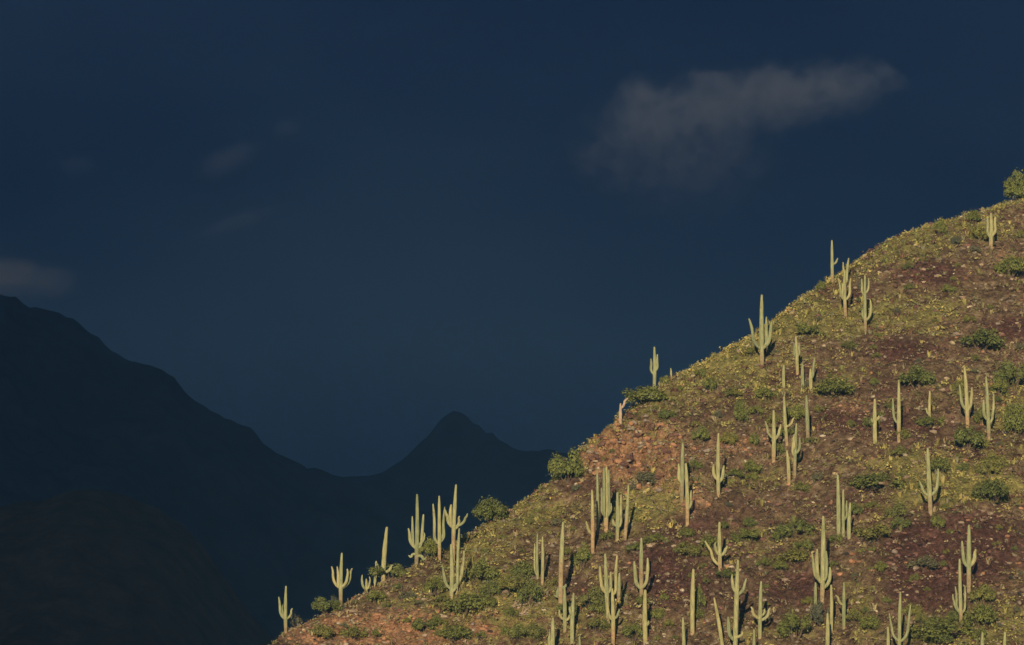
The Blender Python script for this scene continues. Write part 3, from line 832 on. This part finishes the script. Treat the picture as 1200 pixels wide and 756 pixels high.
# pale dead branches lying on the low slope
def dead_branches(u, v, wpx, label):
    p = ground_hit(u, v); s = p.y / F_PX
    rs = random.Random(5)
    Vs, Fs = [], []
    def limb(a, b, r0, r1):
        o = len(Vs); a, b = Vector(a), Vector(b); d = (b - a).normalized(); x = d.orthogonal().normalized(); y = d.cross(x)
        mid = (a + b) / 2 + Vector((rs.uniform(-.1, .1), rs.uniform(-.1, .1), rs.uniform(0, .15)))
        for c, r in ((a, r0), (mid, (r0 + r1) / 2), (b, r1)):
            for t in range(6):
                Vs.append(tuple(c + x * r * math.cos(t * 1.0472) + y * r * math.sin(t * 1.0472)))
        for k in (0, 6):
            for t in range(6):
                Fs.append((o + k + t, o + k + (t + 1) % 6, o + k + 6 + (t + 1) % 6, o + k + 6 + t))
    for i in range(9):
        ang = rs.uniform(-0.5, 0.9); L = wpx * s * rs.uniform(0.6, 1.1)
        x0 = rs.uniform(-0.6, 0.6) * wpx * s; y0 = rs.uniform(-0.9, 0.9)
        def surf(x, y, dz): return (x, y, float(height(p.x + x, p.y + y)) - p.z + dz)
        x1, y1 = x0 + L * math.cos(ang), y0 + L * math.sin(ang) * 0.9
        limb(surf(x0, y0, .12), surf(x1, y1, .38), .085, .03)
        for j in range(3):
            f = rs.uniform(.3, .9); xm, ym = x0 + (x1 - x0) * f, y0 + (y1 - y0) * f
            limb(surf(xm, ym, .22), surf(xm + rs.uniform(.2, .9), ym + rs.uniform(-.7, .7), .55), .045, .015)
    o = link('dead_branch', np_mesh('dead_branch', np.array(Vs), np.array(Fs)), M_DEAD, loc=p)
    tag(o, label, 'branches')
dead_branches(600, 713, 17, 'pale tangled dead branches lying on bare reddish soil of the low slope')

# ------------------------------------------------------------------ boulders, loose stones and low ground cover
def rock_template(seed, sub):
    bm = bmesh.new()
    bmesh.ops.create_icosphere(bm, subdivisions=sub, radius=1.0)
    rs = np.random.default_rng(seed)
    V = np.array([v.co[:] for v in bm.verts]); Fc = np.array([[v.index for v in f.verts] for f in bm.faces])
    bm.free()
    for _ in range(7):                       # flat chipped faces
        d = rs.normal(0, 1, 3); d /= np.linalg.norm(d); lim = rs.uniform(0.55, 0.85)
        k = V @ d - lim
        V = V - np.where(k > 0, k, 0)[:, None] * d
    V = V * np.array([1.0, rs.uniform(0.7, 1.0), rs.uniform(0.5, 0.8)]) * (1 + rs.normal(0, 0.05, (len(V), 1)))
    return V, Fc

ROCKCOL = {'grey': (0.26, 0.205, 0.175), 'orange': (0.33, 0.175, 0.105), 'maroon': (0.13, 0.070, 0.060), 'tan': (0.40, 0.32, 0.23)}
BOULD = {}
for kd, c in ROCKCOL.items():
    BOULD[kd] = []
    for q in range(4):
        V, Fc = rock_template(1000 + q * 7 + len(kd), 2)
        cc = np.clip(np.array(c)[None] * rng.normal(1, 0.12, (len(V), 1)), 0.01, 0.9)
        me = np_mesh('boulder', V, Fc, colors=cc); me.materials.append(M_ROCK); BOULD[kd].append(me)
LAB = {'grey': 'grey-pink', 'orange': 'orange-red', 'maroon': 'dark maroon', 'tan': 'pale tan'}
def boulder(u, v, rpx, kd, label=None):
    p = ground_hit(u, v); s = p.y / F_PX
    r = rpx * s
    o = link('boulder', random.choice(BOULD[kd]), loc=(p.x, p.y, p.z + 0.12 * r))
    o.scale = (r * random.uniform(.9, 1.2), r * random.uniform(.8, 1.1), r * random.uniform(.8, 1.15))
    o.rotation_euler = (random.uniform(-.4, .4), random.uniform(-.4, .4), random.uniform(0, 6.28))
    sz = 'small' if rpx < 3 else 'middling' if rpx < 4.2 else 'large'
    tag(o, label or '%s %s boulder %s' % (sz, LAB[kd], where(u, v)), 'boulder', '%s boulders on the slope' % kd)
boulder(775, 499, 6.5, 'orange', 'largest rounded orange boulder perched at the top of the rocky outcrop')
boulder(683, 520, 3.2, 'grey', 'grey rock standing on the skyline beside the outcrop')
boulder(830, 594, 4.0, 'orange', 'bright orange block below the wide-armed saguaro')
boulder(829, 530, 6.0, 'grey', 'pale flat slab in the pinkish rocks above the wide-armed saguaro')
for i in range(80):
    u, v = 745 + random.gauss(0, 36), 532 + random.gauss(0, 24)
    if v > float(np.interp(u, RU, RV)) + 6:
        boulder(u, v, random.uniform(2.2, 6.0), random.choice(['orange', 'orange', 'orange', 'maroon', 'maroon', 'grey']))
for i in range(150):
    u = random.uniform(340, 1198); v = random.uniform(245, 754)
    if v > float(np.interp(u, RU, RV)) + 5:
        boulder(u, v, random.uniform(2.0, 4.5), random.choice(['grey', 'grey', 'tan', 'maroon', 'grey']))

def scatter_points(n, seed):
    rs = np.random.default_rng(seed)
    x = rs.uniform(-46, 94, n); y = rs.uniform(402, 568, n)
    z = height(x, y)
    u, v = to_px(x, y, z)
    t = np.interp(x, _rx, _ry) - y
    ok = (u > 270) & (u < 1245) & (v < 800) & (t > -7) & (z > 0.5)
    return x[ok], y[ok], z[ok], u[ok], v[ok], rs

def replicate(tmpls, pick, pos, scale, rot, cols):
    Vall, Fall, Call, off = [], [], [], 0
    for k, (TV, TF) in enumerate(tmpls):
        m = pick == k
        n = int(m.sum())
        if not n: continue
        c, s = np.cos(rot[m]), np.sin(rot[m])
        X = TV[None, :, 0] * c[:, None] - TV[None, :, 1] * s[:, None]
        Y = TV[None, :, 0] * s[:, None] + TV[None, :, 1] * c[:, None]
        Z = np.broadcast_to(TV[None, :, 2], X.shape)
        V = np.stack([X, Y, Z], -1) * scale[m][:, None, :] + pos[m][:, None, :]
        Vall.append(V.reshape(-1, 3))
        Fall.append((TF[None] + (np.arange(n) * len(TV))[:, None, None]).reshape(-1, TF.shape[1]) + off)
        Call.append(np.repeat(cols[m], len(TV), axis=0))
        off += n * len(TV)
    return np.vstack(Vall), np.vstack(Fall), np.vstack(Call)

# stones
x, y, z, u, v, rs = scatter_points(52000, 61)
mar, org, veg = patches(MAROON, u, v), patches(ORANGE, u, v), patches(VEG, u, v)
keep = rs.random(len(x)) < np.clip(0.85 - 0.6 * veg + 0.3 * org, 0.1, 1) * (0.4 + 0.6 * (fbm(x, y, 5, 3, 71) > -0.1))
x, y, z, mar, org = x[keep], y[keep], z[keep], mar[keep], org[keep]
n = len(x)
tm = [rock_template(2000 + q, 1) for q in range(6)]
size = 0.11 + 0.40 * rs.random(n) ** 2.4 + 0.12 * org * rs.random(n)
sc = size[:, None] * rs.uniform(0.75, 1.3, (n, 3)) * np.array([1, 1, 0.85])
ch = rs.random(n)
base = np.where((ch < 0.06 + 0.60 * org)[:, None], np.array([[0.29, 0.150, 0.092]]),
       np.where((ch < 0.34 + 0.5 * mar + 0.35 * org)[:, None], np.array([[0.135, 0.072, 0.062]]),
       np.where((ch < 0.965)[:, None], np.array([[0.225, 0.170, 0.130]]), np.array([[0.38, 0.31, 0.25]]))))
cols = np.clip(base * rs.normal(0.95, 0.3, (n, 1)), 0.03, 0.8)
V, Fc, Cc = replicate(tm, rs.integers(0, 6, n), np.stack([x, y, z + 0.03], -1), sc, rs.uniform(0, 6.28, n), cols)
st = link('loose_stones', np_mesh('loose_stones', V, Fc, colors=Cc), M_ROCK)
tag(st, 'small loose stones scattered over the hillside soil', 'stones', kind='stuff')

# tufts of brittle grass and low bush
def tuft_template(seed, nq, blade):
    rs = np.random.default_rng(seed)
    if blade:                                     # upright grass blades
        a = rs.uniform(0, 6.28, nq); lean = rs.uniform(0.1, 0.8, nq)
        p = np.stack([np.cos(a) * .15, np.sin(a) * .15, np.zeros(nq) - 0.1], -1)
        tip = np.stack([np.cos(a) * lean, np.sin(a) * lean, rs.uniform(0.6, 1.1, nq)], -1)
        sd = np.stack([-np.sin(a), np.cos(a), np.zeros(nq)], -1) * 0.085
        V = np.stack([p - sd, p + sd, tip + sd * .5, tip - sd * .5], 1).reshape(-1, 3)
        return V, np.arange(nq * 4).reshape(nq, 4)
    d = rs.normal(0, 1, (nq, 3)); d[:, 2] = np.abs(d[:, 2]) * .8 + .1
    d /= np.linalg.norm(d, axis=1)[:, None]
    c = d * rs.uniform(0.45, 1.0, nq)[:, None]
    return quads_from(c, 0.22, d, rs)

x, y, z, u, v, rs = scatter_points(100000, 62)
veg = patches(VEG, u, v); mar = patches(MAROON, u, v); org = patches(ORANGE, u, v)
t = np.interp(x, _rx, _ry) - y
crest = np.exp(-(t / 9.0) ** 2) * (u > 520)
nz = fbm(x, y, 8, 4, 81)
keep = rs.random(len(x)) < np.clip(0.38 + 0.85 * veg + 0.5 * crest - 0.30 * mar - 0.45 * org + 1.05 * nz, 0.32, 0.97)
x, y, z, u, v, veg, mar, crest = [q[keep] for q in (x, y, z, u, v, veg, mar, crest)]
n = len(x)
tm = [tuft_template(3000 + q, 13, q % 6 == 1) for q in range(6)]
size = 0.20 + 0.58 * rs.random(n) ** 2.0
sc = np.stack([size * rs.uniform(.9, 1.4, n), size * rs.uniform(.9, 1.4, n), size * rs.uniform(.7, 1.15, n)], -1)
ch = rs.random(n) + 0.35 * fbm(x, y, 9, 2, 83)
pal = np.array([(0.375, 0.310, 0.115), (0.300, 0.268, 0.095), (0.155, 0.165, 0.060), (0.215, 0.200, 0.130), (0.30, 0.25, 0.14), (0.125, 0.066, 0.052), (0.23, 0.175, 0.105), (0.19, 0.170, 0.075), (0.28, 0.22, 0.13)])
idx = np.where(ch < 0.22, 0, np.where(ch < 0.50, 1, np.where(ch < 0.72, 2, np.where(ch < 0.83, 3, np.where(ch < 0.88, 4, 5)))))
lowveg = np.clip(0.55 - veg - 0.9 * fbm(x, y, 8, 4, 81) - crest, 0, 1)
idx = np.where(rs.random(n) < 0.85 * mar, rs.choice([5, 5, 5, 6], n), np.where(rs.random(n) < 1.2 * lowveg, rs.choice([6, 7, 8, 7], n), idx))
cols = np.clip(pal[idx] * rs.normal(1, 0.18, (n, 1)), 0.02, 0.6)
V, Fc, Cc = replicate(tm, rs.integers(0, 6, n), np.stack([x, y, z - 0.02], -1), sc, rs.uniform(0, 6.28, n), cols)
gc = link('ground_cover', np_mesh('ground_cover', V, Fc, colors=Cc), M_COVER)
tag(gc, 'yellow-green grass tufts and low brittle bushes covering the hillside', 'ground cover', kind='stuff')

# ------------------------------------------------------------------ clouds
# unseen storm deck, added above the frame to keep sun off valley and mountains
def deck():
    xs = np.concatenate([np.linspace(-1350, -522, 24), np.linspace(-507, -437, 9), np.linspace(-412, 850, 34)]); ys = np.linspace(-1960, 2980, 100)
    X, Y = np.meshgrid(xs, ys)
    y0 = -1960 - 780 * sstep(-454, -492, X) + 40 * fbm(X, X * 0, 160, 3, 77) * (X > -300)  # back edge stepped so the foothill is shaded and the hill stays sunlit
    Y = y0 + (Y - ys[0]) / (ys[-1] - ys[0]) * (ys[-1] - y0)
    edge = np.minimum(np.minimum(X - xs[0], xs[-1] - X) / 500, np.minimum(Y - y0, ys[-1] - Y) / 300)
    e = sstep(0, 1, edge)
    bil = np.abs(fbm(X, Y, 420, 4, 900))
    Zb = 720 - e * 30 - 60 * bil * e
    Zt = 724 + e * 130 + 90 * np.abs(fbm(X, Y, 380, 4, 910)) * e
    ny, nx = X.shape
    Vb = np.stack([X, Y, Zb], -1).reshape(-1, 3); Vt = np.stack([X, Y, Zt], -1).reshape(-1, 3)
    i = np.arange(nx * ny).reshape(ny, nx)
    top = np.stack([i[:-1, :-1], i[:-1, 1:], i[1:, 1:], i[1:, :-1]], -1).reshape(-1, 4)
    N = nx * ny
    ring = np.concatenate([i[0, :], i[1:, -1], i[-1, -2::-1], i[-2:0:-1, 0]])
    r2 = np.roll(ring, -1)
    side = np.stack([ring, r2, r2 + N, ring + N], -1)
    Fc = np.vstack([top + N, top[:, ::-1], side])
    return np_mesh('storm_shade_cloud', np.vstack([Vb, Vt]), Fc, smooth=True)
m_ = Mat('storm_shade_cloud_grey', 1.0, 0.0); m_.color(m_.ramp(m_.noise(0.004, 5, 0.6, m_.obj()), [(0.3, (0.42, 0.44, 0.48)), (0.7, (0.60, 0.61, 0.64))]))
o = link('storm_shade_cloud', deck(), m_.m)
tag(o, 'unseen slate grey storm cloud deck added overhead to shade the valley and mountains', 'cloud')

def cloud_material(name, dens, seed, scale, blobs, bite=1.5, colr=(0.30, 0.36, 0.56)):
    """vapour whose density is a union of soft lobes (object coordinates, radii) broken up by noise"""
    m = bpy.data.materials.new(name); m.use_nodes = True
    t = m.node_tree
    for nd in list(t.nodes): t.nodes.remove(nd)
    out = t.nodes.new('ShaderNodeOutputMaterial')
    vol = t.nodes.new('ShaderNodeVolumePrincipled')
    tc = t.nodes.new('ShaderNodeTexCoord')
    mp = t.nodes.new('ShaderNodeMapping'); mp.inputs['Location'].default_value = (seed, seed * .7, 0); mp.inputs['Scale'].default_value = (1.6, 1.0, 1.0)
    no = t.nodes.new('ShaderNodeTexNoise'); no.inputs['Scale'].default_value = scale; no.inputs['Detail'].default_value = 6; no.inputs['Roughness'].default_value = 0.66; no.inputs['Distortion'].default_value = 0.5
    t.links.new(tc.outputs['Object'], mp.inputs['Vector']); t.links.new(mp.outputs['Vector'], no.inputs['Vector'])
    def mth(op, a, b):
        nd = t.nodes.new('ShaderNodeMath'); nd.operation = op
        for k, q in enumerate((a, b)):
            if hasattr(q, 'links'): t.links.new(q, nd.inputs[k])
            else: nd.inputs[k].default_value = q
        return nd.outputs[0]
    tot = None
    for (cx, cz, rx, rz, k) in blobs:
        q = t.nodes.new('ShaderNodeMapping'); q.vector_type = 'TEXTURE'
        q.inputs['Location'].default_value = (cx, 0, cz); q.inputs['Scale'].default_value = (rx, 0.9, rz)
        t.links.new(tc.outputs['Object'], q.inputs['Vector'])
        ln = t.nodes.new('ShaderNodeVectorMath'); ln.operation = 'LENGTH'
        t.links.new(q.outputs['Vector'], ln.inputs[0])
        f = mth('MULTIPLY', mth('MAXIMUM', mth('SUBTRACT', 1.0, ln.outputs['Value']), 0.0), k)
        tot = f if tot is None else mth('MAXIMUM', tot, f)
    d = mth('ADD', tot, mth('MULTIPLY', mth('SUBTRACT', no.outputs['Fac'], 0.54), bite))
    d = mth('MULTIPLY', mth('MULTIPLY', mth('MAXIMUM', d, 0.0), mth('MINIMUM', mth('MULTIPLY', tot, 4.0), 1.0)), dens)
    sp = t.nodes.new('ShaderNodeSeparateXYZ'); t.links.new(tc.outputs['Object'], sp.inputs[0])
    d = mth('MULTIPLY', d, mth('MINIMUM', mth('MAXIMUM', mth('ADD', mth('MULTIPLY', sp.outputs['Z'], 0.9), 0.85), 0.25), 1.2))   # the base dissolves
    t.links.new(d, vol.inputs['Density'])
    vol.inputs['Color'].default_value = (*colr, 1)
    vol.inputs['Anisotropy'].default_value = 0.1
    t.links.new(vol.outputs['Volume'], out.inputs['Volume'])
    return m

def cloud(u, v, ru, rv, tilt, mat, label, Y=8200, dep=1.0):
    c = at_depth(u, v, Y); s = Y / F_PX
    bm = bmesh.new(); bmesh.ops.create_icosphere(bm, subdivisions=4, radius=1.0)
    me = bpy.data.meshes.new('cloud'); bm.to_mesh(me); bm.free()
    o = link('cloud', me, mat, loc=c)
    o.scale = (ru * s, ru * s * 0.6 * dep, rv * s)
    o.rotation_euler = (0, R(-tilt), 0)
    tag(o, label, 'cloud')
def lobes(u0, v0, ru, rv, lst):
    return [((u - u0) / ru, -(v - v0) / rv, a / ru, b / rv, k) for (u, v, a, b, k) in lst]
MAIN = [(765, 150, 85, 66, .9), (748, 118, 44, 34, .75), (840, 128, 95, 58, 1.0), (912, 114, 90, 48, 1.0), (975, 104, 90, 40, .75), (1020, 92, 66, 32, .5), (790, 185, 150, 95, .62), (700, 185, 60, 40, .45)]
cloud(870, 155, 225, 130, 0, cloud_material('cloud_vapour', 0.0052, 3.1, 6.0, lobes(870, 155, 225, 130, MAIN), bite=3.2), 'pale grey cloud bank drifting in the dark sky above the sunlit hill')
cloud(26, 328, 90, 44, 0, cloud_material('cap_cloud_vapour', 0.006, 8.4, 2.6, [(-.2, 0, .8, .8, 1), (.3, -.1, .6, .6, .8)], colr=(0.40, 0.42, 0.54)), 'small grey cloud clinging above the summit of the left mountain range')
cloud(268, 190, 62, 28, 25, cloud_material('wisp_vapour', 0.0036, 5.5, 2.4, [(0, 0, .95, .95, .8)]), 'faint wisp of cloud alone in the dark sky above the saddle')
cloud(338, 152, 30, 20, 20, cloud_material('thin_wisp_vapour', 0.0040, 1.7, 2.0, [(0, 0, .95, .95, .8)]), 'tiny faint puff of cloud up and right of the faint wisp')
cloud(278, 262, 66, 18, 18, cloud_material('streak_vapour', 0.0030, 9.9, 2.4, [(0, 0, .95, .95, .8)]), 'thin faint streak of cloud below the faint wisp')
cloud(88, 196, 40, 20, 0, cloud_material('patch_vapour', 0.0030, 4.2, 2.4, [(0, 0, .95, .95, .8)]), 'faint pale patch of cloud above the left mountain range')

# ------------------------------------------------------------------ haze: one closed box of pale air
bm = bmesh.new(); bmesh.ops.create_cube(bm, size=1.0)
me = bpy.data.meshes.new('haze'); bm.to_mesh(me); bm.free()
hz = bpy.data.materials.new('haze_air'); hz.use_nodes = True
t = hz.node_tree
for nd in list(t.nodes): t.nodes.remove(nd)
out = t.nodes.new('ShaderNodeOutputMaterial'); vol = t.nodes.new('ShaderNodeVolumePrincipled')
vol.inputs['Color'].default_value = (0.22, 0.52, 1.0, 1)
vol.inputs['Density'].default_value = 0.00029
vol.inputs['Anisotropy'].default_value = 0.45
t.links.new(vol.outputs['Volume'], out.inputs['Volume'])
haze = link('haze', me, hz)
zb, zt = -3.0, 575.0
haze.location = (0, 600, (zb + zt) / 2)
haze.scale = (9200, 10400, zt - zb)
tag(haze, kind='stuff')
